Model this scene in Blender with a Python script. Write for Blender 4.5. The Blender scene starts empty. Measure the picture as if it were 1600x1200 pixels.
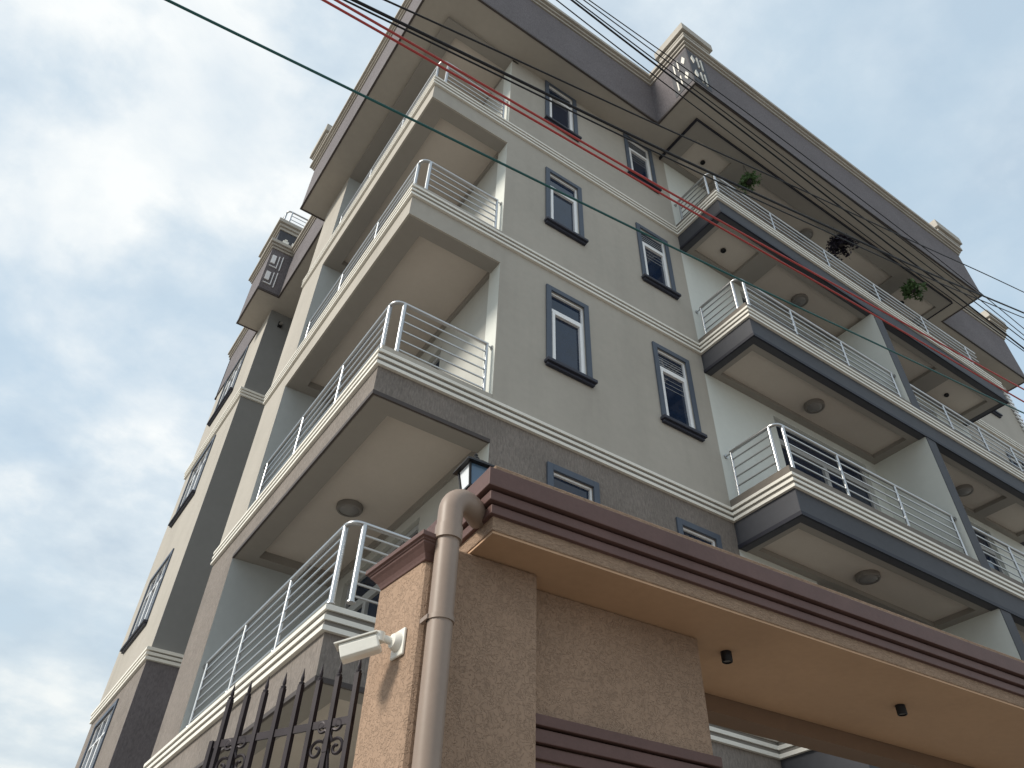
import bpy, math, random
from mathutils import Vector, Matrix
random.seed(7)
S = bpy.context.scene
# ------------------------------------------------------------------ camera
cam = bpy.data.cameras.new('camera'); camo = bpy.data.objects.new('camera', cam)
S.collection.objects.link(camo)
RX = Vector((0.8231899864, -0.5674234608, 0.0197195930))
RY = -Vector((0.4042218545, 0.5613279970, -0.7221603507))
RZ = -Vector((0.3987015658, 0.6024462598, 0.6914445498))
CP = Vector((-2.1121, -5.9866, 0.0))
camo.matrix_world = Matrix(((RX.x, RY.x, RZ.x, CP.x), (RX.y, RY.y, RZ.y, CP.y), (RX.z, RY.z, RZ.z, CP.z), (0, 0, 0, 1)))
cam.sensor_width = 36; cam.lens = 1206.152 * 36 / 1600
cam.shift_x = -14.197 / 1600; cam.shift_y = -47.39 / 1600
cam.clip_start = .05; cam.clip_end = 5000
S.camera = camo
# ------------------------------------------------------------------ light
SUN_EL, SUN_AZ = 36, 174          # azimuth: direction the sun stands in, degrees from +X
sd = Vector((math.cos(math.radians(SUN_EL)) * math.cos(math.radians(SUN_AZ)),
             math.cos(math.radians(SUN_EL)) * math.sin(math.radians(SUN_AZ)), math.sin(math.radians(SUN_EL))))
sun = bpy.data.lights.new('sun', 'SUN'); suno = bpy.data.objects.new('sun', sun); S.collection.objects.link(suno)
sun.energy = 1.9; sun.angle = math.radians(14); sun.color = (1, .93, .82)
suno.rotation_euler = (-sd).to_track_quat('-Z', 'Y').to_euler()
S.view_settings.view_transform = 'Standard'; S.view_settings.look = 'None'
S.view_settings.gamma = 1; S.view_settings.exposure = 0.97
W = bpy.data.worlds.new('World'); S.world = W; W.use_nodes = True
nt = W.node_tree; nt.nodes.clear(); N = nt.nodes.new; L = nt.links.new
out = N('ShaderNodeOutputWorld'); bg = N('ShaderNodeBackground'); L(bg.outputs[0], out.inputs[0])
sky = N('ShaderNodeTexSky'); sky.sky_type = 'NISHITA'; sky.sun_disc = False
sky.sun_elevation = math.radians(SUN_EL); sky.sun_rotation = math.radians(90 - SUN_AZ)
sky.dust_density = 2.0; sky.air_density = 1.0; sky.ozone_density = 1.5
bg.inputs[1].default_value = .1
tc = N('ShaderNodeTexCoord'); sep = N('ShaderNodeSeparateXYZ'); L(tc.outputs['Generated'], sep.inputs[0])
def mth(op, a, b=None, clamp=False):
    n = N('ShaderNodeMath'); n.operation = op; n.use_clamp = clamp
    for i, v in enumerate((a, b)):
        if v is None: continue
        if isinstance(v, (int, float)): n.inputs[i].default_value = v
        else: L(v, n.inputs[i])
    return n.outputs[0]
zc = mth('MAXIMUM', sep.outputs[2], 0.0)
den = mth('ADD', zc, .22)
cmb = N('ShaderNodeCombineXYZ'); L(mth('DIVIDE', sep.outputs[0], den), cmb.inputs[0]); L(mth('DIVIDE', sep.outputs[1], den), cmb.inputs[1])
def noise(scale, detail, rough, off, dist=0.0):
    mp = N('ShaderNodeMapping'); mp.inputs['Location'].default_value = off; L(cmb.outputs[0], mp.inputs[0])
    n = N('ShaderNodeTexNoise'); n.inputs['Scale'].default_value = scale; n.inputs['Detail'].default_value = detail
    n.inputs['Roughness'].default_value = rough; n.inputs['Distortion'].default_value = dist; L(mp.outputs[0], n.inputs[0]); return n.outputs[0]
def ramp(v, stops):
    r = N('ShaderNodeValToRGB'); L(v, r.inputs[0]); e = r.color_ramp.elements
    while len(e) < len(stops): e.new(.5)
    for k, (p, c) in zip(e, stops): k.position = p; k.color = (*c, 1) if len(c) == 3 else c
    return r
n1 = noise(1.1, 9, .52, (3.1, 1.7, 0), .25); n2 = noise(3.6, 8, .6, (0.4, 5.2, 0), .3)
msk = mth('ADD', mth('MULTIPLY', n1, .75), mth('MULTIPLY', n2, .25))
cover = ramp(msk, [(.40, (0, 0, 0)), (.56, (1, 1, 1))])
shn = mth('ADD', mth('MULTIPLY', noise(1.2, 5, .5, (7.3, 2.2, 0), .05), .45), mth('MULTIPLY', noise(4.6, 8, .56, (1.3, 8.2, 0), .08), .55))
shade = ramp(shn, [(.40, (2.7, 3.3, 3.9)), (.50, (3.6, 4.1, 4.5)), (.59, (5.0, 5.15, 5.15))])
# clear sky lifted by haze
hz = N('ShaderNodeMixRGB'); hz.inputs[0].default_value = .85; L(sky.outputs[0], hz.inputs[1]); hz.inputs[2].default_value = (2.8, 3.6, 4.25, 1)
mx = N('ShaderNodeMixRGB'); L(cover.outputs[0], mx.inputs[0]); L(hz.outputs[0], mx.inputs[1]); L(shade.outputs[0], mx.inputs[2])
# paler, creamy haze low over the horizon
low = ramp(sep.outputs[2], [(.12, (1, 1, 1)), (.50, (0, 0, 0))])
lo = mth('MULTIPLY', low.outputs[0], .55)
m3 = N('ShaderNodeMixRGB'); L(lo, m3.inputs[0]); L(mx.outputs[0], m3.inputs[1]); m3.inputs[2].default_value = (3.9, 4.2, 4.15, 1)
L(m3.outputs[0], bg.inputs[0])

# ------------------------------------------------------------------ materials
def material(name, col, rough=.8, metal=0.0, var=.06, vscale=.6, bump=None, streak=0.0, spec=.3):
    """bump: list of (kind, scale, strength, distance, zscale)"""
    m = bpy.data.materials.new(name); m.use_nodes = True; t = m.node_tree; b = t.nodes['Principled BSDF']
    n = t.nodes.new; l = t.links.new
    b.inputs['Roughness'].default_value = rough; b.inputs['Metallic'].default_value = metal
    b.inputs['Specular IOR Level'].default_value = spec
    co = n('ShaderNodeTexCoord'); geo = n('ShaderNodeNewGeometry')
    pos = geo.outputs['Position']
    def nz(scale, det=4, ro=.55, zs=1.0, dist=0.0):
        mp = n('ShaderNodeMapping'); mp.inputs['Scale'].default_value = (1, 1, zs); l(pos, mp.inputs[0])
        q = n('ShaderNodeTexNoise'); q.inputs['Scale'].default_value = scale; q.inputs['Detail'].default_value = det
        q.inputs['Roughness'].default_value = ro; q.inputs['Distortion'].default_value = dist; l(mp.outputs[0], q.inputs[0]); return q.outputs[0]
    def rmp(v, a, b_, ca, cb):
        r = n('ShaderNodeMapRange'); l(v, r.inputs[0]); r.inputs[1].default_value = a; r.inputs[2].default_value = b_
        r.inputs[3].default_value = ca; r.inputs[4].default_value = cb; return r.outputs[0]
    def mul(a, bb):
        q = n('ShaderNodeMath'); q.operation = 'MULTIPLY'
        l(a, q.inputs[0])
        if isinstance(bb, (int, float)): q.inputs[1].default_value = bb
        else: l(bb, q.inputs[1])
        return q.outputs[0]
    f = rmp(nz(vscale, 5), .3, .7, 1 - var, 1 + var)
    f = mul(f, rmp(nz(vscale * 14, 3), .3, .7, 1 - var * .4, 1 + var * .4))
    if streak: f = mul(f, rmp(nz(2.2, 5, .6, .09), .5, .8, 1.0, 1 - streak))
    hgt = None
    if bump:
        for kind, sc, stg, dst, zs in bump:
            if kind == 'worm':
                v = nz(sc, 2.5, .5, zs, 1.6); a = n('ShaderNodeMath'); a.operation = 'SUBTRACT'; l(v, a.inputs[0]); a.inputs[1].default_value = .5
                c = n('ShaderNodeMath'); c.operation = 'ABSOLUTE'; l(a.outputs[0], c.inputs[0]); v = rmp(c.outputs[0], 0, .045, 0, 1)
                f = mul(f, rmp(v, 0, 1, .93, 1.01))  # crease shade painted into the colour on top of the bump
            elif kind == 'drip':
                v = nz(sc, 5, .65, zs, .6); f = mul(f, rmp(v, .36, .64, .80, 1.14))  # relief contrast of raking light painted into the colour as well
            else:
                v = nz(sc, 6, .6, zs)
            bm = n('ShaderNodeBump'); bm.inputs['Strength'].default_value = stg; bm.inputs['Distance'].default_value = dst; l(v, bm.inputs['Height'])
            if hgt: l(hgt, bm.inputs['Normal'])
            hgt = bm.outputs[0]
        l(hgt, b.inputs['Normal'])
    mixc = n('ShaderNodeVectorMath'); mixc.operation = 'SCALE'; mixc.inputs[0].default_value = col; l(f, mixc.inputs['Scale'])
    l(mixc.outputs[0], b.inputs['Base Color'])
    return m
fine = [('grain', 60, .07, .003, 1)]
MT = dict(
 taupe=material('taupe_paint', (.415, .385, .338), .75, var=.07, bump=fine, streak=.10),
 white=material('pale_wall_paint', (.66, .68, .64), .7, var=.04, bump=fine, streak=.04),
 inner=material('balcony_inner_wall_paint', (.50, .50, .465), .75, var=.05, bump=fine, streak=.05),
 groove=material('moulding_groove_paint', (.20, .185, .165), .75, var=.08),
 endw=material('shaded_end_wall_paint', (.46, .485, .485), .75, var=.05, bump=fine, streak=.05),  # pale wall paint with the shade mixed into its colour
 curb=material('dark_curb_render', (.17, .15, .13), .8, var=.12, bump=fine),
 cream=material('cream_moulding_paint', (.78, .755, .69), .6, var=.05, vscale=1.5, bump=fine),
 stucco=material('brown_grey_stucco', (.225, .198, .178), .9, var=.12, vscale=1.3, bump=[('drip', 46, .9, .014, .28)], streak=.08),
 roofst=material('purple_grey_stucco', (.165, .150, .158), .9, var=.08, vscale=1.3, bump=[('drip', 40, .6, .010, .35)], streak=.08),
 slate=material('slate_fascia_paint', (.058, .060, .070), .6, var=.10, vscale=1.0, bump=fine),
 navy=material('navy_edge_paint', (.018, .019, .030), .55, var=.1),
 dkbrown=material('dark_brown_edge_paint', (.07, .058, .055), .6, var=.1),
 surround=material('blue_grey_window_surround_paint', (.085, .105, .140), .55, var=.08, bump=fine),
 sill=material('dark_sill_paint', (.035, .038, .055), .5, var=.1),
 frame=material('white_aluminium', (.86, .87, .88), .35, var=.02, spec=.5),
 alu=material('grey_aluminium', (.42, .43, .43), .4, var=.05, spec=.5),
 glass=material('dark_window_glass', (.010, .020, .045), .06, var=.25, vscale=2.5, spec=.45, bump=[('grain', 1.6, .12, .02, 1)]),
 grey=material('grey_wall_paint', (.225, .225, .22), .75, var=.05, bump=fine),
 beam=material('taupe_beam_paint', (.295, .275, .25), .8, var=.04),
 ceil=material('pale_ceiling_paint', (.55, .495, .44), .8, var=.04, vscale=1.2),
 steel=material('brushed_stainless_steel', (.50, .505, .51), .32, 1.0, var=.03),
 gstucco=material('tan_trowelled_stucco', (.345, .240, .172), .95, var=.10, vscale=1.6, bump=[('worm', 30, .55, .010, 1), ('grain', 110, .2, .004, 1)], streak=.1),
 gwood=material('rough_tan_render', (.34, .235, .165), .95, var=.12, bump=[('drip', 40, .9, .014, 2.8)]),
 maroon=material('maroon_brown_cornice_paint', (.125, .071, .063), .55, var=.12, vscale=3, bump=[('grain', 45, .2, .006, 1)]),
 orange=material('orange_brown_soffit_paint', (.52, .335, .21), .7, var=.07, vscale=1.4, bump=fine),
 pbeam=material('shaded_back_beam_paint', (.21, .135, .09), .7, var=.08, bump=fine),  # soffit colour darkened: shade on the beam's face is painted in
 pipe=material('brown_plastic_pipe', (.27, .205, .165), .48, var=.07, vscale=3, streak=.15, spec=.5),
 iron=material('black_wrought_iron', (.028, .022, .026), .45, .3, var=.2, vscale=8),
 camw=material('white_camera_plastic', (.74, .72, .66), .4, var=.05, vscale=9, spec=.5),
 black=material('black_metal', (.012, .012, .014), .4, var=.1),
 lens=material('lamp_glass', (.22, .21, .20), .25, var=.1, spec=.5),
 ringm=material('grey_lamp_ring', (.20, .185, .17), .5, var=.1),
 lglass=material('lantern_blue_glass', (.09, .17, .28), .15, var=.2, spec=.6),
 lwhite=material('lantern_white_glass', (.75, .78, .82), .3, var=.05),
 wblk=material('black_cable', (.012, .012, .015), .6, var=.1),
 wred=material('red_cable', (.42, .065, .06), .55, var=.1),
 wteal=material('teal_cable', (.02, .10, .10), .5, var=.1),
 leafg=material('green_leaf', (.085, .15, .06), .6, var=.35, vscale=14),
 leafd=material('dark_purple_leaf', (.022, .018, .032), .6, var=.35, vscale=14),
 pot=material('dark_pot_plastic', (.035, .03, .03), .6, var=.1),
 soil=material('pale_red_earth', (.235, .215, .19), .95, var=.2, vscale=.5, bump=[('grain', 9, .5, .03, 1)]),
 cornice=material('weathered_cornice_paint', (.42, .39, .345), .7, var=.10, vscale=1.5, bump=fine, streak=.12),
 soffit=material('soffit_paint', (.40, .37, .33), .8, var=.06, bump=fine),
 roof=material('roof_screed', (.3, .29, .27), .9, var=.1),
)

# ------------------------------------------------------------------ mesh helpers
class MB:
    def __init__(s): s.v = []; s.f = []
    def add(s, vs, fs):
        o = len(s.v); s.v += [tuple(p) for p in vs]; s.f += [tuple(i + o for i in f) for f in fs]; return s
    def quad(s, a, b, c, d): return s.add([a, b, c, d], [(0, 1, 2, 3)])
    def box(s, x0, x1, y0, y1, z0, z1, M=None):
        vs = [Vector((x, y, z)) for x in (x0, x1) for y in (y0, y1) for z in (z0, z1)]
        if M: vs = [M @ p for p in vs]
        return s.add(vs, [(0, 1, 3, 2), (4, 6, 7, 5), (0, 4, 5, 1), (2, 3, 7, 6), (0, 2, 6, 4), (1, 5, 7, 3)])
    def tube(s, pts, r, n=8, cap=True, radii=None):
        pts = [Vector(p) for p in pts]; ring = []; prev = None
        for i, p in enumerate(pts):
            t = (pts[min(i + 1, len(pts) - 1)] - pts[max(i - 1, 0)]).normalized()
            if prev is None:
                u = t.orthogonal().normalized()
            else:
                u = (prev - t * prev.dot(t)).normalized()
            prev = u; w = t.cross(u); rr = radii[i] if radii else r
            ring.append([p + (u * math.cos(a) + w * math.sin(a)) * rr for a in [2 * math.pi * k / n for k in range(n)]])
        vs = [q for R_ in ring for q in R_]; fs = []
        for i in range(len(pts) - 1):
            for k in range(n):
                fs.append((i * n + k, i * n + (k + 1) % n, (i + 1) * n + (k + 1) % n, (i + 1) * n + k))
        if cap: fs.append(tuple(range(n))[::-1]); fs.append(tuple((len(pts) - 1) * n + k for k in range(n)))
        return s.add(vs, fs)
    def lathe(s, prof, c=(0, 0, 0), n=24, M=None):
        """prof: (r,z) list"""
        vs = []; fs = []
        for r, z in prof:
            for k in range(n):
                a = 2 * math.pi * k / n; p = Vector((r * math.cos(a), r * math.sin(a), z))
                if M: p = M @ p
                vs.append(p + Vector(c))
        for i in range(len(prof) - 1):
            for k in range(n): fs.append((i * n + k, i * n + (k + 1) % n, (i + 1) * n + (k + 1) % n, (i + 1) * n + k))
        return s.add(vs, fs)
    def build(s, name, mat, parent=None, loc=None, smooth=False, bevel=0, tag=None):
        me = bpy.data.meshes.new(name); me.from_pydata(s.v, [], s.f); me.materials.append(MT[mat] if isinstance(mat, str) else mat)
        me.update()
        if smooth:
            for p in me.polygons: p.use_smooth = True
            try: me.set_sharp_from_angle(angle=math.radians(40))
            except Exception: pass
        o = bpy.data.objects.new(name, me); S.collection.objects.link(o)
        if loc: o.location = loc
        if parent: put(o, parent)
        if bevel:
            b = o.modifiers.new('bevel', 'BEVEL'); b.width = bevel; b.segments = 2; b.limit_method = 'ANGLE'
        if tag: lab(o, *tag)
        return o
WM = {}
def wmat(o):
    m = Matrix.LocRotScale(o.location, o.rotation_euler, o.scale)
    if o.parent: m = wmat(o.parent) @ o.matrix_parent_inverse @ m
    return m
def put(o, parent):
    o.parent = parent; o.matrix_parent_inverse = wmat(parent).inverted()
def lab(o, label, cat, group=None):
    o['label'] = label; o['category'] = cat
    if group: o['group'] = group
def empty(name, loc, label=None, cat=None, group=None, rz=0):
    o = bpy.data.objects.new(name, None); S.collection.objects.link(o); o.location = loc; o.rotation_euler.z = rz
    o.empty_display_size = .2
    if label: lab(o, label, cat, group)
    return o
def copy_tree(o, parent=None):
    c = o.copy(); S.collection.objects.link(c)
    if parent is not None: c.parent = parent
    for ch in list(o.children): copy_tree(ch, c)
    return c
def sweep(mb, path, prof, z, side=1, closed_prof=True, cap=True):
    """path: xy list; prof: list of (out, dz). outward = left of travel * side"""
    P = [Vector((p[0], p[1])) for p in path]; n = len(P); rings = []
    for i in range(n):
        d0 = (P[i] - P[i - 1]).normalized() if i else None; d1 = (P[i + 1] - P[i]).normalized() if i < n - 1 else None
        if d0 is None: d0 = d1
        if d1 is None: d1 = d0
        n0 = Vector((-d0.y, d0.x)) * side; n1_ = Vector((-d1.y, d1.x)) * side
        m = n0 + n1_; m = m / max(.2, m.dot(n0))
        rings.append([(P[i].x + m.x * o, P[i].y + m.y * o, z + dz) for o, dz in prof])
    k = len(prof); vs = [q for r in rings for q in r]; fs = []
    for i in range(n - 1):
        for j in range(k if closed_prof else k - 1):
            a = i * k + j; b = i * k + (j + 1) % k; c = (i + 1) * k + (j + 1) % k; d = (i + 1) * k + j
            fs.append((a, b, c, d))
    if cap and closed_prof: fs.append(tuple(range(k))[::-1]); fs.append(tuple((n - 1) * k + j for j in range(k)))
    return mb.add(vs, fs)
def band(o0, o1, z0, z1): return [(o0, z0), (o1, z0), (o1, z1), (o0, z1)]
def wall(mb, f, u0, u1, w0, w1, holes, t=.2, rv=.14):
    """f(u,w,d)->xyz, d = depth into the wall. holes: (u0,u1,w0,w1)"""
    us = sorted({u0, u1, *[h[0] for h in holes], *[h[1] for h in holes]}); ws = sorted({w0, w1, *[h[2] for h in holes], *[h[3] for h in holes]})
    us = [u for u in us if u0 <= u <= u1]; ws = [w for w in ws if w0 <= w <= w1]
    for a, b in zip(us, us[1:]):
        for c, d in zip(ws, ws[1:]):
            mu, mw = (a + b) / 2, (c + d) / 2
            if any(h[0] < mu < h[1] and h[2] < mw < h[3] for h in holes): continue
            mb.quad(f(a, c, 0), f(b, c, 0), f(b, d, 0), f(a, d, 0))
    for h in holes:
        a, b, c, d = h[0], h[1], max(h[2], w0), min(h[3], w1)
        if c >= d: continue
        mb.quad(f(a, c, 0), f(a, d, 0), f(a, d, rv), f(a, c, rv)); mb.quad(f(b, c, 0), f(b, c, rv), f(b, d, rv), f(b, d, 0))
        if h[2] >= w0: mb.quad(f(a, c, 0), f(a, c, rv), f(b, c, rv), f(b, c, 0))
        if h[3] <= w1: mb.quad(f(a, d, 0), f(b, d, 0), f(b, d, rv), f(a, d, rv))
    # sides and back close the wall
    mb.quad(f(u0, w0, 0), f(u0, w1, 0), f(u0, w1, t), f(u0, w0, t)); mb.quad(f(u1, w0, 0), f(u1, w0, t), f(u1, w1, t), f(u1, w1, 0))
    mb.quad(f(u0, w0, t), f(u0, w1, t), f(u1, w1, t), f(u1, w0, t))
    return mb
FR = lambda u, w, d: (u, d, w)             # plane y=0 facing -y

# ------------------------------------------------------------------ ground
g = MB().quad((-400, -400, -1.6), (400, -400, -1.6), (400, 400, -1.6), (-400, 400, -1.6)).build('ground', 'soil'); g['kind'] = 'structure'

# ------------------------------------------------------------------ building
B = empty('apartment_building', (9, 3, -1.6), 'tall taupe apartment building with cream mouldings, railed balconies and dark roof fascia', 'building')
Z = [2.90, 5.87, 9.03, 12.19]; ZF = [z - .60 for z in Z]; ZS = 14.66
X1, XO, X2, X3, XE, PJ = 5.40, 1.46, 9.68, 14.52, 18.15, 1.06
YB, YC = 4.30, 5.48                      # balcony opening end, end of the left block
GZ = -1.6
# front wall with window holes
WX = (2.33, 4.36); WW, WH = .60, 1.43
WZ = {0: 3.82, 1: 6.97, 2: 10.03, 3: 13.19}
WZg = .75
holes = [(x, x + WW, z, z + WH) for x in WX for z in list(WZ.values()) + [WZg]]
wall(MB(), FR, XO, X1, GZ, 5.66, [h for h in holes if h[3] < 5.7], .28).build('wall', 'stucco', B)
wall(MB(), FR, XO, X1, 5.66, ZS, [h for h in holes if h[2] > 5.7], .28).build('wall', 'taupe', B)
# white wall behind the projecting balconies with doors
DW = [(6.95, 9.35), (11.2, 13.2)]
dh = [(a, b, z + .02, z + 2.42) for a, b in DW for z in Z] + [(a, b, 0.05, 2.2) for a, b in DW]
wall(MB(), FR, X1, X3, GZ, ZS, dh, .28).build('wall', 'white', B)
RWIN = (16.12, 16.80)
rh = [(RWIN[0], RWIN[1], z, z + WH) for z in (3.82, 6.97, 10.03, 13.02)]
wall(MB(), FR, X3, XE, GZ, ZS, rh, .28).build('wall', 'taupe', B)
# right end wall
MB().box(XE - .25, XE, .281, 13.5, GZ, ZS).build('wall', 'taupe', B)
# inside wall of the corner balcony (facing -x), its end wall (facing -y), jamb liner
m = MB()
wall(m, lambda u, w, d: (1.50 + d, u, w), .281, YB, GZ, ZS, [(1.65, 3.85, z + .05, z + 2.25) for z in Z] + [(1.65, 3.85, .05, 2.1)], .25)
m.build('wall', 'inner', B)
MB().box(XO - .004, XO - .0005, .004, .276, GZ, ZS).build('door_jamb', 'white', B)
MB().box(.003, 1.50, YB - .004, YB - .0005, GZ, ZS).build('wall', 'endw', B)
m = MB(); m.box(0, .22, YB + .0, YC, 5.66, ZS); m.box(.22, 1.7, YC - .25, YC, 5.66, ZS); m.build('wall', 'taupe', B)
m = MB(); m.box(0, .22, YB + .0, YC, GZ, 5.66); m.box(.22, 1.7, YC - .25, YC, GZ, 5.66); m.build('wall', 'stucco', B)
MB().box(1.5, 1.7, YC, 9.25, GZ, ZS).build('wall', 'grey', B)
# floor slabs / corner beams
CH = (.03, .115, .115, .10)
for i, z in enumerate(Z):
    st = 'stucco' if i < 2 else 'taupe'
    m = MB(); zt = z - .004 if i > 1 else z - .004
    m.box(0, .30, 0, YB, ZF[i], zt)                       # left beam
    m.box(.30, XO, 0, .25, ZF[i], zt)                     # front beam
    m.build('beam', st, B)
    m = MB(); m.box(.30, 1.6, YB - .22, YB, ZF[i], zt - .01); m.box(XO - .0, 1.6, .281, YB - .22, ZF[i] + .02, zt - .01)
    m.build('beam', 'beam', B)
    # painted underside of the outer beams
    m = MB(); m.box(.03, .30, .03, YB, ZF[i] - .003, ZF[i] + .01); m.box(.30, XO, .03, .25, ZF[i] - .003, ZF[i] + .01); m.build('beam_soffit', 'beam', B)
    MB().box(.30, XO, .25, YB - .22, ZF[i] + .12, z - .02).build('ceiling_panel', 'ceil', B)
    MB().box(.30, 1.6, .25, YB, z - .018, z - .001).build('floor_slab', 'beam', B)
    # projecting bay slab
    m = MB(); y1 = -.0
    m.box(X1, X3, -PJ, -PJ + .14, ZF[i], z - .004)
    m.box(X1, X1 + .14, -PJ + .14, y1, ZF[i], z - .004); m.box(X3 - .14, X3, -PJ + .14, y1, ZF[i], z - .004)
    m.build('fascia', 'slate', B)
    m = MB(); sweep(m, [(X1, 0), (X1, -PJ), (X3, -PJ), (X3, 0)], band(-.02, .010, 0, .055), ZF[i] - .006, side=-1); m.build('drip_edge', 'navy', B)
    m = MB(); zz = ZF[i] + .006
    panels = [(5.64, 6.68), (7.16, 12.2), (12.73, 14.12)] if i == 3 else [(5.64, 9.5), (10.2, 12.6), (12.9, 14.1)]
    y0p, y1p = -.80, -.12
    m.box(X1 + .14, X3 - .14, -PJ + .14, y0p, zz, z - .02); m.box(X1 + .14, X3 - .14, y1p, 0, zz, z - .02)
    xs = [X1 + .14] + [v for p in panels for v in p] + [X3 - .14]
    for a, b in zip(xs[::2], xs[1::2]): m.box(a, b, y0p, y1p, zz, z - .02)
    m.build('beam', 'beam', B)
    for a, b in panels: MB().box(a, b, y0p, y1p, zz + .075, z - .03).build('ceiling_panel', 'ceil', B)
    MB().box(X1 + .14, X3 - .14, -PJ + .14, -.002, z - .018, z - .001).build('floor_slab', 'beam', B)
    # curbs under the railings
    m = MB(); sweep(m, [(.004, YB), (.004, .004), (XO, .004)], band(-.11, 0, 0, CH[i]), z, side=-1); m.build('curb', 'taupe' if i else 'white', B)
    m = MB(); sweep(m, [(X1 + .004, 0), (X1 + .004, -PJ + .004), (X3 - .004, -PJ + .004), (X3 - .004, 0)], band(-.10, 0, 0, .15), z, side=-1); m.build('curb', 'curb', B)
    # mouldings
    path = [(0, YC), (0, 0), (X1, 0), (X1, -PJ), (X3, -PJ), (X3, 0), (XE, 0), (XE, 3)]
    m = MB()
    for a, b, o in ((-.042, 0, .050), (-.127, -.085, .046), (-.212, -.170, .042)): sweep(m, path, band(.0, o, a, b), z, side=-1)
    m.build('moulding', 'cream', B)
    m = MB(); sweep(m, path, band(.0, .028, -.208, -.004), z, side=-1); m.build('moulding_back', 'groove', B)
m = MB(); sweep(m, [(0, YB), (0, 0), (XO, 0)], band(-.02, .005, 0, .05), ZF[1] - .004, side=-1); m.build('drip_edge', 'dkbrown', B)
m = MB(); sweep(m, [(0, YB), (0, 0), (XO, 0)], band(-.02, .005, 0, .04), ZF[0] - .004, side=-1); m.build('drip_edge', 'dkbrown', B)
# partition between the two flats
MB().box(X2, X2 + .26, -PJ + .012, 0, GZ, ZF[3]).build('partition_wall', 'white', B)
MB().box(X2 - .001, X2 + .27, -PJ - .002, -PJ + .012, GZ, ZF[0]).build('column', 'slate', B)
for i in (0, 1, 2):
    MB().box(X2 + .002, X2 + .27, -PJ + .002, -PJ + .012, Z[i] + .004, ZF[i + 1] - .002).build('column', 'slate', B)
    MB().box(X2 + .262, X2 + .27, -PJ + .012, -.002, Z[i] + .004, ZF[i + 1] - .002).build('column', 'slate', B)

# ------------------------------------------------------------------ bay at the far end of the left side
BX, BY0, BY1 = .10, 9.25, 13.5
bayw = [(10.93, 12.58, z, z + 1.55) for z in (3.62, 6.80, 9.92, 13.07)] + [(10.93, 12.58, .6, 2.1)]
BF = lambda u, w, d: (BX + d, u, w)
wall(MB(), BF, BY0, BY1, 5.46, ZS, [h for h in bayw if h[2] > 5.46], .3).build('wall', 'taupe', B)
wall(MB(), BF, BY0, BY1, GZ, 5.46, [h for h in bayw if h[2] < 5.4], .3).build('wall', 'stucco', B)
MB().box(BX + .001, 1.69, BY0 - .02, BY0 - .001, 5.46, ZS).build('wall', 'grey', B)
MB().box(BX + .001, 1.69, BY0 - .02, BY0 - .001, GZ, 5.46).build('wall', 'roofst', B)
for zt in (5.68, 11.90):
    m = MB(); path = [(BX, BY1 + .0), (BX, BY0 - .02), (1.6, BY0 - .02)]
    for a, b, o in ((-.055, 0, .08), (-.130, -.080, .065), (-.208, -.155, .05)): sweep(m, path, band(.0, o, a, b), zt, side=-1)
    m.build('moulding', 'cream', B)

# ------------------------------------------------------------------ roof
RP = [(-.55, YC + .30), (-.55, -.60), (4.72, -.60), (4.72, -1.70), (14.53, -1.70), (14.53, -.60), (18.45, -.60), (18.45, 13.7), (-.48+.56, 13.7),
      (.08, 10.25), (-.48, 10.25), (-.48, 8.70), (.08, 8.70), (.08, YC + .30)]
me = MB(); me.add([(x, y, ZS) for x, y in RP] + [(x, y, ZS + .9) for x, y in RP], [tuple(range(len(RP)))[::-1], tuple(range(len(RP), 2 * len(RP)))])
me.build('roof_soffit', 'soffit', B)
roofpath = [(14.53, -.60)]
ZP = 16.28
fullp = [(.08, 13.7), (.08, 10.25), (-.48, 10.25), (-.48, 8.70), (.08, 8.70), (.08, YC + .30), (-.55, YC + .30), (-.55, -.60), (4.72, -.60), (4.72, -1.70), (14.53, -1.70), (14.53, -.60), (18.45, -.60), (18.45, 13.7), (.08, 13.7)]
m = MB(); sweep(m, fullp, band(-.15, .0, .04, ZP - ZS), ZS, side=-1); m.build('parapet', 'roofst', B)
m = MB(); sweep(m, fullp, band(-.03, .012, -.012, .045), ZS, side=-1); m.build('drip_edge', 'dkbrown', B)
m = MB()
for a, b, o in ((-.02, .05, .03), (.06, .13, .07), (.14, .24, .12)): sweep(m, fullp, band(-.16, o, a, b), ZP, side=-1)
m.build('cornice', 'cornice', B)
# beam frames hanging a little below the soffit
m = MB()
def frame_beam(m, x0, x1, y0, y1, z0, z1, bl, br, bf, bb):
    m.box(x0, x0 + bl, y0, y1, z0, z1); m.box(x1 - br, x1, y0, y1, z0, z1)
    m.box(x0 + bl, x1 - br, y0, y0 + bf, z0, z1)
    if bb: m.box(x0 + bl, x1 - br, y1 - bb, y1, z0, z1)
frame_beam(m, .0, 1.6, .0, YB, ZS - .07, ZS - .001, .30, .12, .25, .22); m.build('beam', 'beam', B)
MB().box(.30, 1.48, .25, YB - .22, ZS - .012, ZS - .001).build('ceiling_panel', 'ceil', B)
m = MB(); zb = ZS - .07
m.box(5.29, 14.07, -1.15, -.82, zb, ZS - .001); m.box(5.29, 14.07, -.12, -.001, zb, ZS - .001)
for a, b in ((5.29, 5.62), (6.62, 7.16), (12.14, 12.60), (13.88, 14.07)): m.box(a, b, -.82, -.12, zb, ZS - .001)
m.build('beam', 'beam', B)
m = MB(); sweep(m, [(5.29, -.002), (5.29, -1.15), (14.07, -1.15), (14.07, -.002)], band(-.01, .012, 0, .09), zb - .02, side=-1); m.build('drip_edge', 'navy', B)
for a, b in ((5.62, 6.62), (7.16, 12.14), (12.60, 13.88)): MB().box(a, b, -.82, -.12, ZS - .012, ZS - .001).build('ceiling_panel', 'ceil', B)
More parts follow.
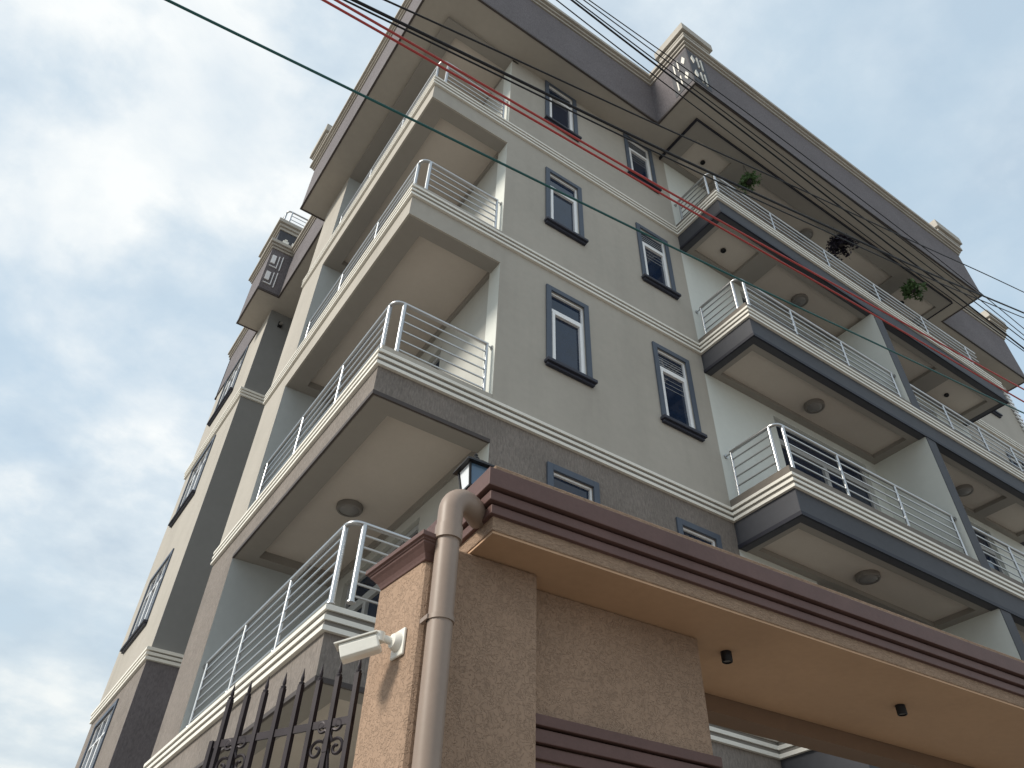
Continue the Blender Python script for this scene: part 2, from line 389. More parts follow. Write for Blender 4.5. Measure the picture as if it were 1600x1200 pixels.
# raised caps on the parapet
def cap(x0, x1, y0, y1, z0, mat='cornice'):
    m = MB(); m.box(x0 + .12, x1 - .12, y0 + .12, y1 - .12, z0, z0 + .16); m.box(x0 + .06, x1 - .06, y0 + .06, y1 - .06, z0 + .06, z0 + .13)
    m.box(x0, x1, y0, y1, z0 + .16, z0 + .42); return m.build('parapet_cap', mat, B, bevel=.008)
cap(4.55, 5.46, -1.88, -1.0, ZP + .241)
cap(13.62, 14.72, -1.88, -1.0, ZP + .241)
cap(17.7, 18.66, -.80, .1, ZP + .241)
cap(-.76, .1, 4.85, YC + .36, ZP + .241)
# box over the bay's roof with mouldings
m = MB(); m.box(-.46, 1.2, 8.72, 10.2, ZP + .241, 17.12); m.build('parapet', 'slate', B)
m = MB()
for a, b, o in ((0, .09, .03), (.10, .19, .08), (.20, .32, .14)): sweep(m, [(-.46, 10.2), (-.46, 8.72), (1.2, 8.72)], band(-.2, o, a, b), 17.10, side=-1)
m.build('cornice', 'cornice', B)
m = MB()
for k, (xa, dz) in enumerate(((-.30, 0), (-.05, .04), (.2, -.02))):
    m.box(xa, xa + .16, 8.66, 8.719, ZP + .30 + dz, ZP + .42 + dz); m.box(xa + .04, xa + .11, 8.65, 8.719, ZP + .425 + dz, ZP + .47 + dz)
m.build('ornament', 'cream', B)
# pierced ornaments: two tiers of bars and lozenges
def loz(m, f, u, w, du, dw, d=.02):
    a = [f(u, w - dw, -d), f(u + du, w, -d), f(u, w + dw, -d), f(u - du, w, -d)]; b = [f(u, w - dw, 0), f(u + du, w, 0), f(u, w + dw, 0), f(u - du, w, 0)]
    m.add(a + b, [(0, 1, 2, 3), (0, 4, 5, 1), (1, 5, 6, 2), (2, 6, 7, 3), (3, 7, 4, 0)])
def slot(m, f, u, w, du, dw, d=.02):
    a = [f(u - du, w - dw, -d), f(u + du, w - dw, -d), f(u + du, w + dw, -d), f(u - du, w + dw, -d)]; b = [f(u - du, w - dw, 0), f(u + du, w - dw, 0), f(u + du, w + dw, 0), f(u - du, w + dw, 0)]
    m.add(a + b, [(0, 1, 2, 3), (0, 4, 5, 1), (1, 5, 6, 2), (2, 6, 7, 3), (3, 7, 4, 0)])
for f, sgn in ((lambda u, w, d: (4.72 + u, -1.702 + d, w), 1), (lambda u, w, d: (4.718 + d, -1.70 + u, w), 1)):
    pl = MB(); slot(pl, f, .26, 15.48, .25, .66, .006); pl.build('ornament_panel', 'slate', B)
    m = MB()
    for w in (15.80, 15.15):
        loz(m, f, .12, w, .055, .17, .03); slot(m, f, .27, w, .016, .22, .03); slot(m, f, .38, w, .016, .24, .03)
    m.build('ornament', 'cream', B)
f = lambda u, w, d: (-.48 + u, 8.698 + d, w)
m = MB()
for w in (15.85, 15.2):
    slot(m, f, .12, w, .055, .15, .03); slot(m, f, .25, w - .05, .012, .24, .03); slot(m, f, .34, w - .05, .012, .28, .03); slot(m, f, .15, w - .27, .09, .010, .03)
m.build('ornament', 'frame', B)
# toothed louvre strip beside the right corner
m = MB(); lx = XE + .02
m2 = MB()
for k in range(46):
    z = 8.3 + k * .14; m.box(lx - .16, lx + .10, -.06, -.02, z, z + .07)
m.build('louvre_slat', 'frame', B)
MB().box(lx - .06, lx + .16, -.018, .10, 8.2, 14.6).build('louvre_panel', 'surround', B)

# ------------------------------------------------------------------ windows (window > frame.. pane, surround, sill)
def window_unit(w, h, bay=False, sill=True):
    m = MB(); t = .045; y0, y1 = .014, .064
    def rect(a, b, c, d, tt=t, ya=y0, yb=y1):
        m.box(a, a + tt, ya, yb, c, d); m.box(b - tt, b, ya, yb, c, d); m.box(a + tt, b - tt, ya, yb, c, c + tt); m.box(a + tt, b - tt, ya, yb, d - tt, d)
    rect(0, w, 0, h, .03)
    tz = h * .73
    if bay:
        n = 3; cw = (w - .06) / n
        for k in range(1, n): m.box(.03 + k * cw - .015, .03 + k * cw + .015, y0, y1, .03, h - .03)
        m.box(.03, w - .03, y0 + .004, y1 - .004, tz, tz + .035)
        for k in range(n): rect(.03 + k * cw + .016, .03 + (k + 1) * cw - .016, .032, tz - .002, .03, y0 - .012, y1 - .008)
    else:
        m.box(.03, w - .03, y0, y1, tz, tz + .05)
        rect(.032, w - .032, .032, tz - .002, .05, y0 - .012, y1 - .01)
    win = m.build('window', 'frame', bevel=.004)
    MB().quad((.01, .046, .01), (w - .01, .046, .01), (w - .01, .046, h - .01), (.01, .046, h - .01)).build('pane', 'glass', win)
    s = .085; m = MB()
    m.box(-s, 0, -.03, .0, -.0, h + s); m.box(w, w + s, -.03, .0, -.0, h + s); m.box(0, w, -.03, .0, h, h + s)
    m.build('surround', 'surround', win, bevel=.004)
    if sill:
        m = MB(); m.box(-s - .03, w + s + .03, -.095, .0, -.055, -.002); m.box(-s - .01, w + s + .01, -.055, .0, -.095, -.055); m.build('sill', 'sill', win, bevel=.006)
    # dark lining behind the pane
    return win
def place(win, loc, rz=0, first=False):
    c = win if first else copy_tree(win)
    c.location = loc; c.rotation_euler.z = rz; c.parent = B; c.matrix_parent_inverse = Matrix.Translation(B.location).inverted(); return c
wu = window_unit(WW, WH); first = True
for i, z in list(WZ.items()) + [(4, WZg)]:
    for x in WX:
        place(wu, (x, .0, z), 0, first); first = False
for h in rh: place(wu, (h[0] + .04, 0, h[2]))
wb = window_unit(1.65, 1.55, True); first = True
for h in bayw:
    place(wb, (BX, h[1], h[2]), -math.pi / 2, first); first = False
# burglar bars showing in the top lights of the right hand column
gm = MB()
for k in range(5): gm.box(.035, WW - .035, .040, .044, WH * .765 + k * .055, WH * .765 + k * .055 + .009)
for k in range(3): gm.box(.035, WW - .035, .040, .044, WH * .50 + k * .09, WH * .50 + k * .09 + .006)
gr0 = gm.build('grille', 'alu'); used = False
for w_ in [o for o in B.children if o.name.startswith('window') and abs(o.location.x - WX[1]) < .01]:
    q = gr0 if not used else gr0.copy()
    if used: S.collection.objects.link(q)
    q.parent = w_; used = True
# balcony doors
def door_unit(w, h, mull):
    m = MB(); t = .07; y0, y1 = .06, .12
    m.box(0, t, y0, y1, 0, h); m.box(w - t, w, y0, y1, 0, h); m.box(t, w - t, y0, y1, h - t, h); m.box(t, w - t, y0 - .01, y1, h - .52, h - .40)
    m.box(t, w - t, y0, y1, 0, .06)
    for q in mull: m.box(q - .045, q + .045, y0 - .012, y1, .06, h - .52)
    d = m.build('door', 'alu', bevel=.004)
    MB().quad((.01, .10, .01), (w - .01, .10, .01), (w - .01, .10, h - .01), (.01, .10, h - .01)).build('pane', 'glass', d)
    MB().tube([(mull[0] + .1, .02, 1.0), (mull[0] + .1, .0, 1.0), (mull[0] + .1, .0, 1.14), (mull[0] + .1, .02, 1.14)], .008, 6).build('handle', 'steel', d)
    return d
du = door_unit(2.40, 2.38, (1.17,)); first = True
for z in Z: place(du, (6.95, .0, z + .03), 0, first); first = False
du2 = door_unit(2.00, 2.38, (1.0,)); first = True
for z in Z: place(du2, (11.2, .0, z + .03), 0, first); first = False
du3 = door_unit(2.20, 2.18, (.74, 1.47)); first = True
for z in Z:
    place(du3, (1.50, 3.85, z + .06), -math.pi / 2, first); first = False
MB().box(1.85, X3 - .3, .35, .40, GZ, ZS - .1).build('dark_room_sheet', 'black', B)  # black sheet in place of rooms; their darkness is its colour

# ------------------------------------------------------------------ balcony railings
def railing(corner, ends, posts, z, top, flange, nrail=5, name='railing', extra=None):
    """path: ends[0] -> corner -> ends[1] (xy), posts: extra post xy, rounded corner top"""
    zb = z + .13; m = MB()
    a, b = Vector((*ends[0], 0)), Vector((*ends[1], 0))
    if corner:
        c = Vector((*corner, 0)); da = (a - c).normalized(); db = (b - c).normalized(); r = .13
        pa, pb = c + da * r, c + db * r
        arc = [c + da * r * (1 - s) ** 2 + db * r * s ** 2 for s in [k / 6 for k in range(7)]]
        pth = [a] + arc + [b]
        segs = [(a, pa), (pb, b)]
    else: pth = [a, b]; segs = [(a, b)]
    m.tube([(p.x, p.y, top) for p in pth], .026, 10)
    root = m.build(name, 'steel', B, smooth=True)
    m = MB()
    for k in range(nrail):
        zz = zb + (top - zb) * (k + .55) / (nrail + .45)
        for p, q in segs: m.tube([(p.x, p.y, zz), (q.x, q.y, zz)], .0125, 6)
    m.build('rail', 'steel', root, smooth=True)
    pp = list(posts)
    if corner: pp += [(pa.x, pa.y), (pb.x, pb.y)]
    for j, (x, y) in enumerate(pp):
        big = corner and j >= len(posts)
        MB().tube([(x, y, zb - .006), (x, y, top - .012)], .028 if big else .021, 10).build('post', 'steel', root, smooth=True)
        MB().lathe([(.001, .012), (.04, .012), (.042, 0), (.001, 0)], (x, y, zb - .004), 12).build('base_plate', 'steel', root, smooth=True)
    for (x, y), d in flange:
        dv = Vector(d); u = Vector((x, y, top - .02)); m = MB(); m.tube([u, u + dv * .95], .012, 8); m.tube([u + dv * .8, u + dv], .033, 12)
        m.build('flange', 'steel', root, smooth=True)
    return root
RH = {0: .90, 1: .96, 2: .90, 3: .90}
for i, z in enumerate(Z):
    t = z + RH[i]
    railing((.075, .075), [(.075, YB - .10), (XO - .07, .075)], [(.075, 1.50), (.075, 2.82), (.075, YB - .11), (XO - .08, .075)], z, t,
            [((XO - .08, .075), (.08, 0, 0)), ((.075, YB - .11), (0, .105, 0))], 6 if i == 0 else 5)
    cx = X1 + .10; cy = -PJ + .095
    if i < 3:
        railing((cx, cy), [(cx, -.10), (X2 - .07, cy)], [(cx, -.11), (6.78, cy), (8.12, cy), (X2 - .12, cy)], z, t,
                [((cx, -.11), (0, .11, 0)), ((X2 - .12, cy), (.12, 0, 0))])
        railing((X3 - .1, cy), [(X3 - .1, -.10), (X2 + .33, cy)], [(11.17, cy), (12.35, cy), (13.5, cy)], z, t, [((X2 + .35, cy), (-.078, 0, 0))])
    else:
        railing((cx, cy), [(cx, -.10), (X3 - .2, cy)], [(cx, -.11), (7.2, cy), (8.85, cy), (10.5, cy), (12.2, cy), (13.9, cy)], z, t,
                [((cx, -.11), (0, .11, 0))])
# roof terrace railing behind the bay's parapet
root = railing((-.42, 9.0), [(-.42, 10.0), (1.3, 9.0)], [], 17.3, 18.35, [], 5)

# ------------------------------------------------------------------ gateway (local frame: a along the gate, b into the yard)
GO = Vector((.01482, -2.98429, 0)); GA = Vector((.998514, -.054490, 0)); GB = Vector((.054490, .998514, 0))
GM = Matrix(((GA.x, GB.x, 0, GO.x), (GA.y, GB.y, 0, GO.y), (0, 0, 1, 0), (0, 0, 0, 1)))
GR = math.atan2(GA.y, GA.x)
def gp(a, b, z): return GM @ Vector((a, b, z))
G = empty('gateway', gp(1.5, .2, -1.6), 'tan stucco entrance gateway with maroon stepped cornice and orange-brown soffit', 'gateway', rz=GR)
HS = 1.943
def gbuild(m, name, mat, parent=G, **k):
    m.v = [tuple(GM @ Vector(p)) for p in m.v]; return m.build(name, mat, parent, **k)
gbuild(MB().box(-.52, 0, 0, .50, -1.6, HS - .002), 'pillar', 'gstucco', bevel=.012)
gbuild(MB().box(.0, 1.193, .137, .50, -1.6, HS - .002), 'wall_panel', 'gstucco', bevel=.006)
gbuild(MB().box(6.3, 7.4, .137, .50, -1.6, HS - .002), 'wall_panel', 'gstucco', bevel=.006)
gbuild(MB().box(7.4, 7.8, 0, .50, -1.6, HS - .002), 'pillar', 'gstucco', bevel=.012)
BE = 8.0
m = MB(); m.box(-.405, BE, -.232, .764, HS + .012, 2.335); gbuild(m, 'lintel', 'gwood', bevel=.006)
gbuild(MB().box(-.398, BE - .01, -.225, .757, HS, HS + .0125), 'soffit', 'orange')
gbuild(MB().box(.0, BE - .01, .765, .95, 1.837, 2.30), 'back_beam', 'pbeam')
m = MB()
for z0, z1, o in ((2.032, 2.082, .022), (2.082 + .012, 2.146, .042), (2.158, 2.262, .066)):
    sweep(m, [(-.405, .764), (-.405, -.232), (BE, -.232)], band(-.01, o, z0, z1), 0, side=-1)
sweep(m, [(-.405, .764), (-.405, -.232), (BE, -.232)], band(-.012, .004, 2.030, 2.26), 0, side=-1)
gbuild(m, 'cornice', 'maroon', bevel=.004)
# moulding band across the recessed panel
m = MB()
for z0, z1, o in ((1.235, 1.285, .06), (1.165, 1.225, .045), (1.10, 1.155, .03), (1.03, 1.09, .018)): m.box(.002, 1.19, .137 - o, .14, z0, z1)
gbuild(m, 'band_moulding', 'maroon', bevel=.004)
# smaller capped pillar at the left
CR = Matrix.Translation((-.697, -.15, 0)) @ Matrix.Rotation(math.radians(6.98), 4, 'Z') @ Matrix.Translation((.697, .15, 0))
def rbuild(m, *a, **k):
    m.v = [tuple(CR @ Vector(p)) for p in m.v]; return gbuild(m, *a, **k)
rbuild(MB().box(-.697, -.56, -.15, .277, -1.6, 1.775), 'pillar', 'gstucco', bevel=.03)
m = MB(); pr = [(-.05, 0), (.006, 0), (.010, .012), (.018, .028), (.036, .050), (.048, .062), (.048, .070), (.056, .071), (.056, .080), (.068, .081), (.068, .105), (-.05, .105)]
sweep(m, [(-.60, .235), (-.697, .235), (-.697, -.15), (-.60, -.15)], pr, 1.742, side=-1); m.box(-.66, -.60, -.11, .20, 1.76, 1.845)
rbuild(m, 'pillar_cap', 'maroon', bevel=.003)
# little spotlights under the soffit (things of their own)
def gspot(a, b, label):
    r = empty('spotlight', gp(a, b, HS), label, 'spotlight', 'spotlights under the gateway soffit', rz=GR)
    mm = MB(); mm.lathe([(.001, -.001), (.033, -.001), (.033, -.058), (.030, -.062), (.026, -.062), (.026, -.052)], n=20); mm.v = [tuple(gp(a, b, HS) + Vector(p)) for p in mm.v]
    mm.build('housing', 'black', r, smooth=True)
    mm = MB(); mm.lathe([(.026, -.053), (.001, -.053)], n=20); mm.v = [tuple(gp(a, b, HS) + Vector(p)) for p in mm.v]; mm.build('lens', 'lens', r)
gspot(1.463, .19, 'small black cylinder spotlight under the gateway soffit nearer the tan stucco wall panel')
gspot(3.02, .19, 'small black cylinder spotlight under the gateway soffit farther right towards the open side')
gspot(4.6, .19, 'small black cylinder spotlight under the gateway soffit beyond the right edge')
# drainpipe
pa_, pb_ = -.625, -.215
DP = empty('drainpipe', gp(pa_, pb_, -1.6), 'brown plastic drainpipe with a bent elbow running down the gateway corner', 'drainpipe')
R_ = .055
pts = [(pa_, pb_, -1.6), (pa_, pb_, 1.86)]
gbuild(MB().tube(pts, R_, 20), 'pipe', 'pipe', DP, smooth=True)
ea, eb, er = .95, .31, .098
arc = [(pa_, pb_, 1.86), (pa_, pb_, 1.985)] + [(pa_ + ea * er * (1 - math.cos(t)), pb_ + eb * er * (1 - math.cos(t)), 1.985 + er * math.sin(t)) for t in [math.pi / 2 * k / 8 for k in range(1, 9)]] + [(pa_ + ea * .15, pb_ + eb * .15 + .01, 2.082), (pa_ + ea * .22, pb_ + .11, 2.080)]
gbuild(MB().tube(arc, R_ + .005, 20), 'elbow', 'pipe', DP, smooth=True)
gbuild(MB().tube([(pa_, pb_, 1.83), (pa_, pb_, 1.90)], R_ + .010, 20), 'collar', 'pipe', DP, smooth=True)
for z in (1.44, .1):
    m = MB().tube([(pa_, pb_, z), (pa_, pb_, z + .022)], R_ + .006, 20); m.box(pa_ - .068, pa_ - .05, pb_ - .01, pb_ + .06, z, z + .02)
    gbuild(m, 'clip', 'pipe', DP, smooth=True)
# lantern on the gateway
LA, LB, LZ = -.345, .12, 2.335
LN = empty('lantern', gp(LA, LB, LZ), 'small black square lantern with blue and white glass standing on top of the gateway corner', 'lantern')
def lp(m, name, mat, smooth=False): 
    m.v = [tuple(gp(LA, LB, LZ) + Matrix.Rotation(GR, 3, 'Z') @ Vector(p)) for p in m.v]; return m.build(name, mat, LN, smooth=smooth)
def frust(m, w0, z0, w1, z1):
    m.add([(-w0, -w0, z0), (w0, -w0, z0), (w0, w0, z0), (-w0, w0, z0), (-w1, -w1, z1), (w1, -w1, z1), (w1, w1, z1), (-w1, w1, z1)], [(3, 2, 1, 0), (4, 5, 6, 7), (0, 1, 5, 4), (1, 2, 6, 5), (2, 3, 7, 6), (3, 0, 4, 7)]); return m
lp(frust(frust(MB(), .045, 0, .045, .04), .06, .04, .055, .06), 'base', 'black')
lp(frust(MB(), .045, .06, .062, .19), 'glass', 'lglass')
m = MB(); m.add([(-.050, -.04, .065), (-.050, .04, .065), (-.066, .055, .188), (-.066, -.055, .188)], [(0, 1, 2, 3)]); lp(m, 'white_glass', 'lwhite')
m = MB()
for sx in (-1, 1):
    for sy in (-1, 1): m.tube([(sx * .05, sy * .05, .06), (sx * .067, sy * .067, .19)], .008, 6)
lp(m, 'frame', 'black')
m = MB(); frust(m, .095, .19, .09, .205); frust(m, .088, .205, .03, .26); m.lathe([(.001, .26), (.02, .26), (.022, .275), (.008, .29), (.012, .30), (.001, .315)], n=12); lp(m, 'roof', 'black')

# security camera on the left face of the small pillar
SC = empty('security_camera', gp(-.697, .03, 1.42), 'white bullet security camera with bracket on the left face of the stucco pillar', 'camera')
rbuild(MB().box(-.712, -.698, -.065, .035, 1.335, 1.455), 'mount_plate', 'camw', SC, bevel=.006)
m = MB(); m.lathe([(.001, .03), (.03, .028), (.04, .012), (.044, 0)], (0, 0, 0), 18, Matrix.Rotation(-math.pi / 2, 4, 'Y')); m.v = [(p[0] - .712, p[1] - .015, p[2] + 1.40) for p in m.v]; rbuild(m, 'joint', 'camw', SC, smooth=True)
gbuild(MB().tube([(-.735, -.012, 1.40), (-.775, -.008, 1.405), (-.812, -.004, 1.408)], .017, 12), 'arm', 'camw', SC, smooth=True)
gbuild(MB().tube([(-.808, -.005, 1.388), (-.808, -.005, 1.428)], .024, 12), 'joint', 'camw', SC, smooth=True)
e0, e1 = Vector((-.800, -.002, 1.386)), Vector((-.935, .085, 1.333)); dd = (e1 - e0).normalized(); up = Vector((0, 0, 1)); sdv = dd.cross(up).normalized(); upv = sdv.cross(dd)
def camsec(p, w, h): return [p + sdv * (w * a) + upv * (h * b) for a, b in ((-1, .55), (-.75, 1), (.75, 1), (1, .55), (1, -.75), (.6, -1), (-.6, -1), (-1, -.75))]
m = MB(); vs = []; 
for s, w, h in ((0, .030, .030), (.05, .036, .036), (1, .036, .036)): vs += camsec(e0.lerp(e1, s), w, h)
m.add(vs, [tuple(range(8))[::-1], tuple(range(16, 24))] + [(i * 8 + k, i * 8 + (k + 1) % 8, (i + 1) * 8 + (k + 1) % 8, (i + 1) * 8 + k) for i in range(2) for k in range(8)])
gbuild(m, 'housing', 'camw', SC, bevel=.003)
m = MB(); a0 = e0.lerp(e1, .0) + upv * .037; a1 = e0.lerp(e1, 1.1) + upv * .037; w = .041
vs = [a0 - sdv * w, a0 + sdv * w, a1 + sdv * w, a1 - sdv * w]; vs += [p + upv * .006 for p in vs]
m.add(vs, [(3, 2, 1, 0), (4, 5, 6, 7), (0, 1, 5, 4), (1, 2, 6, 5), (2, 3, 7, 6), (3, 0, 4, 7)]); gbuild(m, 'sun_shield', 'camw', SC)
m = MB(); m.tube([e1 + dd * .0005, e1 + dd * .004], .026, 18); gbuild(m, 'lens', 'black', SC)

# ------------------------------------------------------------------ iron fence panel left of the pillar
F0 = Vector((-.65853, -2.47684, 0)); FD = Vector((-.44956, .89325, 0)); FN = Vector((FD.y, -FD.x, 0))
def fp(s, z, n=0): return F0 + FD * s + FN * n + Vector((0, 0, z))
FE = empty('iron_fence', fp(.43, -1.6), 'black wrought iron fence panel with spear tips and scrolls beside the stucco pillar', 'fence')
def fbox(m, s0, s1, z0, z1, t):
    vs = [fp(s, z, n) for s in (s0, s1) for n in (-t, t) for z in (z0, z1)]
    m.add(vs, [(0, 1, 3, 2), (4, 6, 7, 5), (0, 4, 5, 1), (2, 3, 7, 6), (0, 2, 6, 4), (1, 5, 7, 3)]); return m
for k in range(8):
    s = .012 + k * .1175
    b = fbox(MB(), s - .012, s + .012, -1.45, 1.435, .012).build('bar', 'iron', FE)
    m = MB(); m.lathe([(.001, 0), (.014, .001), (.015, .012), (.007, .018), (.010, .028), (.009, .040), (.005, .06), (.001, .085)], fp(s, 1.433), 8); m.build('spear_tip', 'iron', b, smooth=True)
for z in (1.205, .4, -.9): fbox(MB(), -.0, .885, z, z + .034, .006).build('crossbar', 'iron', FE)
fbox(MB(), .868, .892, -1.6, 1.24, .014).build('stile', 'iron', FE)
def spiral(c0, c1, r0, turns, a0, sg):
    n = 26; return [(c0 + sg * math.cos(a0 + turns * 2 * math.pi * k / n) * r0 * (1 - .8 * k / n), c1 + math.sin(a0 + turns * 2 * math.pi * k / n) * r0 * (1 - .8 * k / n)) for k in range(n + 1)]
for kc in (1, 6):
    s = .012 + kc * .1175
    for zc0 in (1.13,):
        for sg in (-1, 1):
            m = MB()
            top = spiral(s + sg * .045, 1.215, .030, 1.15, math.pi * 1.25, sg)
            bot = spiral(s + sg * .058, 1.11, .044, -1.2, math.pi * .75, sg)
            line = top[::-1] + [(s + sg * .012, 1.185), (s + sg * .01, 1.17)] + bot
            m.tube([fp(a, b) for a, b in line], .0075, 6); m.build('scroll', 'iron', FE, smooth=True)
            m = MB(); m.tube([fp(s + sg * .01, 1.11), fp(s + sg * .05, .92), fp(s + sg * .052, .80), fp(s + sg * .01, .62)], .007, 6); m.build('scroll', 'iron', FE, smooth=True)
    fbox(MB(), s - .014, s + .014, 1.095, 1.13, .014).build('collar', 'iron', FE)

# ------------------------------------------------------------------ ceiling lights and balcony spotlights
def ceiling_light(loc, label, r=.17):
    o = empty('ceiling_light', loc, label, 'ceiling light', 'round ceiling lights of the balconies')
    m = MB().lathe([(.001, 0), (r, 0), (r, -.05), (r * .93, -.07), (r * .78, -.072), (r * .76, -.06)], n=32); m.build('ring', 'ringm', o, smooth=True, loc=loc)
    m = MB().lathe([(r * .77, -.060), (r * .7, -.072), (r * .4, -.085), (.001, -.09)], n=32); m.build('diffuser', 'lens', o, smooth=True, loc=loc)
    return o
zc_ = [zf + .081 for zf in ZF]
ceiling_light((7.48, -.46, zc_[1]), 'round ceiling light under the lowest projecting balcony just above the gateway beam')
ceiling_light((7.53, -.44, zc_[2]), 'round ceiling light above the railed balcony with the dark sliding door')
ceiling_light((8.28, -.40, zc_[3]), 'round ceiling light seen behind the third railing up, under the topmost balcony')
ceiling_light((9.44, -.45, ZS - .012), 'round ceiling light under the roof soffit beside the dark hanging plant')
ceiling_light((.82, 2.32, ZF[1] + .12), 'round ceiling light over the corner balcony left of the drainpipe')
ceiling_light((11.79, -.43, zc_[2]), 'round ceiling light of the right hand flat past the pale partition wall')
def bspot(loc, label):
    o = empty('recessed_spot', loc, label, 'spotlight', 'small dark spots in the balcony ceilings')
    MB().lathe([(.001, 0), (.05, 0), (.055, -.03), (.045, -.045), (.03, -.045), (.028, -.03), (.001, -.03)], n=20).build('spot_body', 'black', o, smooth=True, loc=loc)
bspot((6.12, -.47, ZS - .012), 'small dark spot under the roof soffit beside the green fern')
bspot((6.12, -.42, zc_[3]), 'small dark spot in the ceiling under the topmost projecting balcony')
bspot((13.09, -.41, ZS - .012), 'small dark spot under the roof soffit at the far right end')
bspot((13.24, -.37, zc_[3]), 'small dark spot in the right hand flat ceiling below the topmost balcony')
# small wall lamp high on the side wall of the far bay
WL = empty('wall_lamp', (.42, 9.20, 14.25), 'small dark lamp high on the grey side wall of the far left bay', 'wall lamp')
MB().box(.37, .47, 9.17, 9.229, 14.18, 14.34).build('bracket', 'black', WL); MB().tube([(.42, 9.17, 14.26), (.42, 9.08, 14.22)], .04, 12).build('lamp_head', 'ringm', WL, smooth=True)

# ------------------------------------------------------------------ hanging plants
def hanging_plant(loc, ztop, label, leafmat, r, n, droop, seed, lw=.035):
    rnd = random.Random(seed); o = empty('hanging_plant', loc, label, 'plant', 'hanging plants on the top balcony')
    c = Vector(loc)
    MB().lathe([(.001, -.05), (.05, -.05), (.075, .05), (.08, .055), (.06, .05), (.001, .03)], n=16).build('pot', 'pot', o, smooth=True, loc=loc)
    m = MB()
    for k in range(3):
        a = 2.1 * k; m.tube([c + Vector((.075 * math.cos(a), .075 * math.sin(a), .05)), Vector((c.x, c.y, ztop))], .003, 4)
    m.build('cord', 'pot', o)
    m = MB(); st = MB()
    for k in range(n):
        a = rnd.uniform(0, 6.283); ln = r * rnd.uniform(.5, 1.1); rise = rnd.uniform(.1, .9) * r * .6
        pts = []
        for j in range(6):
            t = j / 5; pts.append(c + Vector((math.cos(a) * ln * t, math.sin(a) * ln * t, .05 + rise * math.sin(t * 2.2) - droop * ln * t * t * rnd.uniform(.7, 1.2))))
        st.tube(pts, .0025, 3)
        for j in range(1, 6):
            for q in range(3):
                p = pts[j] + Vector((rnd.gauss(0, .012), rnd.gauss(0, .012), rnd.gauss(0, .012)))
                d = Vector((rnd.gauss(0, 1), rnd.gauss(0, 1), rnd.gauss(-.4, .7))).normalized(); s = d.cross(Vector((rnd.gauss(0, 1), rnd.gauss(0, 1), rnd.gauss(0, 1)))).normalized()
                L_ = rnd.uniform(.6, 1.3) * lw; m.add([p, p + d * L_ * .5 + s * L_ * .35, p + d * L_ * 1.3, p + d * L_ * .5 - s * L_ * .35], [(0, 1, 2, 3)])
    st.build('stem', leafmat, o); m.build('foliage', leafmat, o)
hanging_plant((6.85, -.95, 13.95), ZS - .08, 'green fern in a hanging pot on the top balcony left of the round light', 'leafg', .24, 50, .8, 3, .06)
hanging_plant((9.75, -.98, 13.95), ZS - .08, 'dark purple leafy plant hanging on the top balcony', 'leafd', .30, 64, 1.0, 5, .07)
hanging_plant((12.45, -1.0, 14.15), ZS - .08, 'green broad-leaved plant hanging at the right end of the top balcony', 'leafg', .27, 34, .9, 9, .09)

# ------------------------------------------------------------------ overhead cables, strung along the street
RT = Matrix((RX, -RY, -RZ))            # rows: right, down, forward
YW = -3.6
def onplane(u, v, y):
    d = RT.transposed() @ Vector(((u - 814.197) / 1206.152, (v - 552.61) / 1206.152, 1)); t = (y - CP.y) / d.y; return CP + d * t
def cable(pts, y, r, mat, label, group='overhead cables in front of the building'):
    P = [onplane(u, v, y) for u, v in pts]
    # smooth parabola-like fit: least squares quadratic of z in x
    xs = [p.x for p in P]; zs = [p.z for p in P]; n = len(P); deg = 2 if n > 3 else 1
    A = [[sum(x ** (i + j) for x in xs) for j in range(deg + 1)] for i in range(deg + 1)]; bv = [sum(z * x ** i for x, z in zip(xs, zs)) for i in range(deg + 1)]
    for i in range(deg + 1):
        pv = A[i][i]
        for j in range(i + 1, deg + 1):
            q = A[j][i] / pv
            for k in range(deg + 1): A[j][k] -= q * A[i][k]
            bv[j] -= q * bv[i]
    co = [0] * (deg + 1)
    for i in range(deg, -1, -1): co[i] = (bv[i] - sum(A[i][k] * co[k] for k in range(i + 1, deg + 1))) / A[i][i]
    x0, x1 = min(xs) - 9, max(xs) + 12; pts3 = []
    def zz(x):
        xa, xb = min(xs), max(xs); xc = min(max(x, xa), xb); v = sum(c * xc ** i for i, c in enumerate(co)); s = sum(i * c * xc ** (i - 1) for i, c in enumerate(co) if i); return v + s * (x - xc)
    for k in range(61):
        x = x0 + (x1 - x0) * k / 60; pts3.append((x, y + .004 * math.sin(x * 1.3), zz(x)))
    m = MB().tube(pts3, r, 7); o = m.build('overhead_cable', mat, smooth=True); lab(o, label, 'cable', group); return o
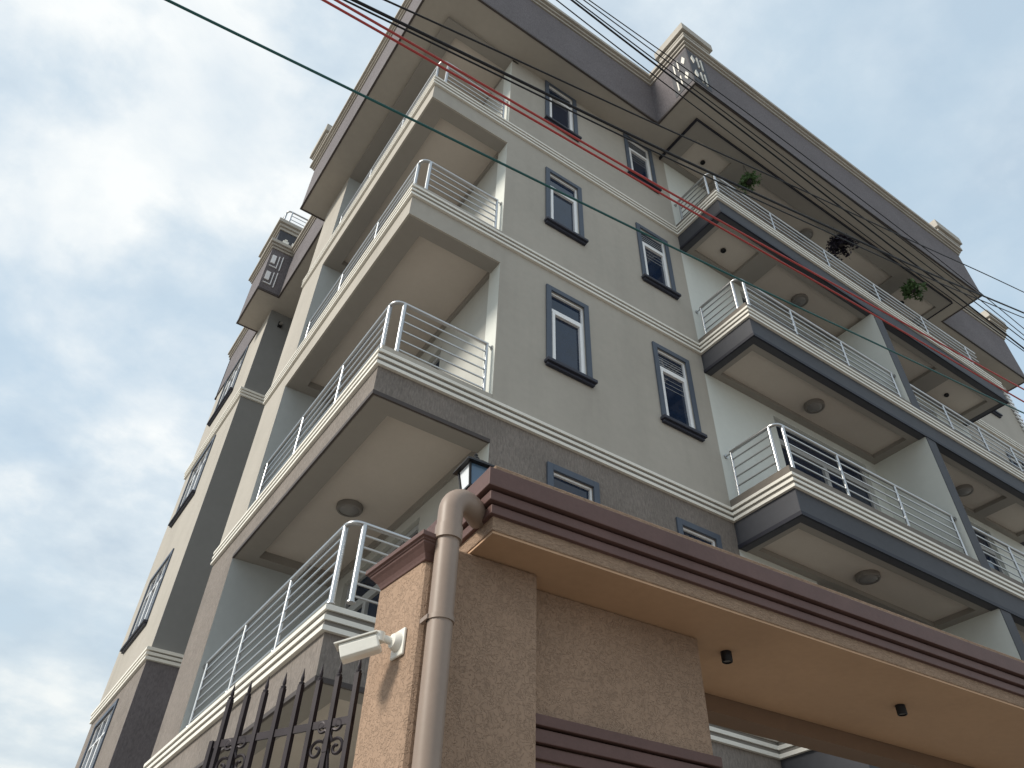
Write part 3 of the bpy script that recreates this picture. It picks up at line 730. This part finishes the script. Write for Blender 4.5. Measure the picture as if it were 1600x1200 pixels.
cable([(262, 0), (440, 87), (560, 148), (649, 190), (840, 282), (1060, 391), (1262, 490), (1424, 560), (1600, 646)], -3.55, .0085, 'wteal', 'single teal cable, the lowest one crossing the whole facade')
cable([(507, 0), (620, 66), (695, 109), (840, 194), (1000, 288), (1124, 345), (1364, 495), (1600, 627)], -3.60, .009, 'wred', 'lower one of the two red cables crossing the facade')
cable([(522, 0), (626, 60), (735, 119), (840, 185), (1000, 275), (1124, 336), (1364, 484), (1600, 607)], -3.66, .009, 'wred', 'upper one of the two red cables crossing the facade')
cable([(535, 0), (620, 41), (732, 90), (840, 145), (975, 221), (1187, 320), (1375, 396), (1517, 459), (1600, 500)], -3.52, .0075, 'wblk', 'black cable just above the two red cables')
cable([(555, 0), (630, 40), (665, 59), (840, 137), (972, 205), (1187, 303), (1319, 368), (1450, 426), (1600, 489)], -3.50, .0125, 'wblk', 'thickest black cable running over the top floor windows')
cable([(600, 0), (655, 24), (740, 64), (840, 110), (1032, 195), (1200, 275), (1326, 331), (1469, 395), (1600, 457)], -3.46, .008, 'wblk', 'black cable starting at the roof corner and ending uppermost at the right edge')
cable([(872, 0), (1025, 120), (1200, 257), (1345, 362), (1457, 440), (1600, 551)], -3.1, .0075, 'wblk', 'thin black cable nearest the facade in the steep bundle over the roof fascia', 'steep cable bundle over the roof fascia')
cable([(893, 0), (1040, 110), (1200, 240), (1345, 345), (1465, 440), (1600, 545)], -3.1, .0125, 'wblk', 'thick black cable in the middle of the steep bundle over the roof fascia', 'steep cable bundle over the roof fascia')
cable([(899, 0), (1043, 105), (1200, 231), (1350, 338), (1480, 440), (1600, 531)], -3.06, .008, 'wblk', 'medium black cable right beside the thick one in the steep bundle', 'steep cable bundle over the roof fascia')
cable([(912, 0), (1060, 105), (1200, 219), (1360, 332), (1492, 438), (1600, 524)], -3.04, .0072, 'wblk', 'thin black cable second from the top of the steep bundle', 'steep cable bundle over the roof fascia')
cable([(921, 0), (1070, 102), (1200, 209), (1370, 325), (1500, 432), (1600, 514)], -3.02, .0072, 'wblk', 'thin black cable topmost in the steep bundle', 'steep cable bundle over the roof fascia')
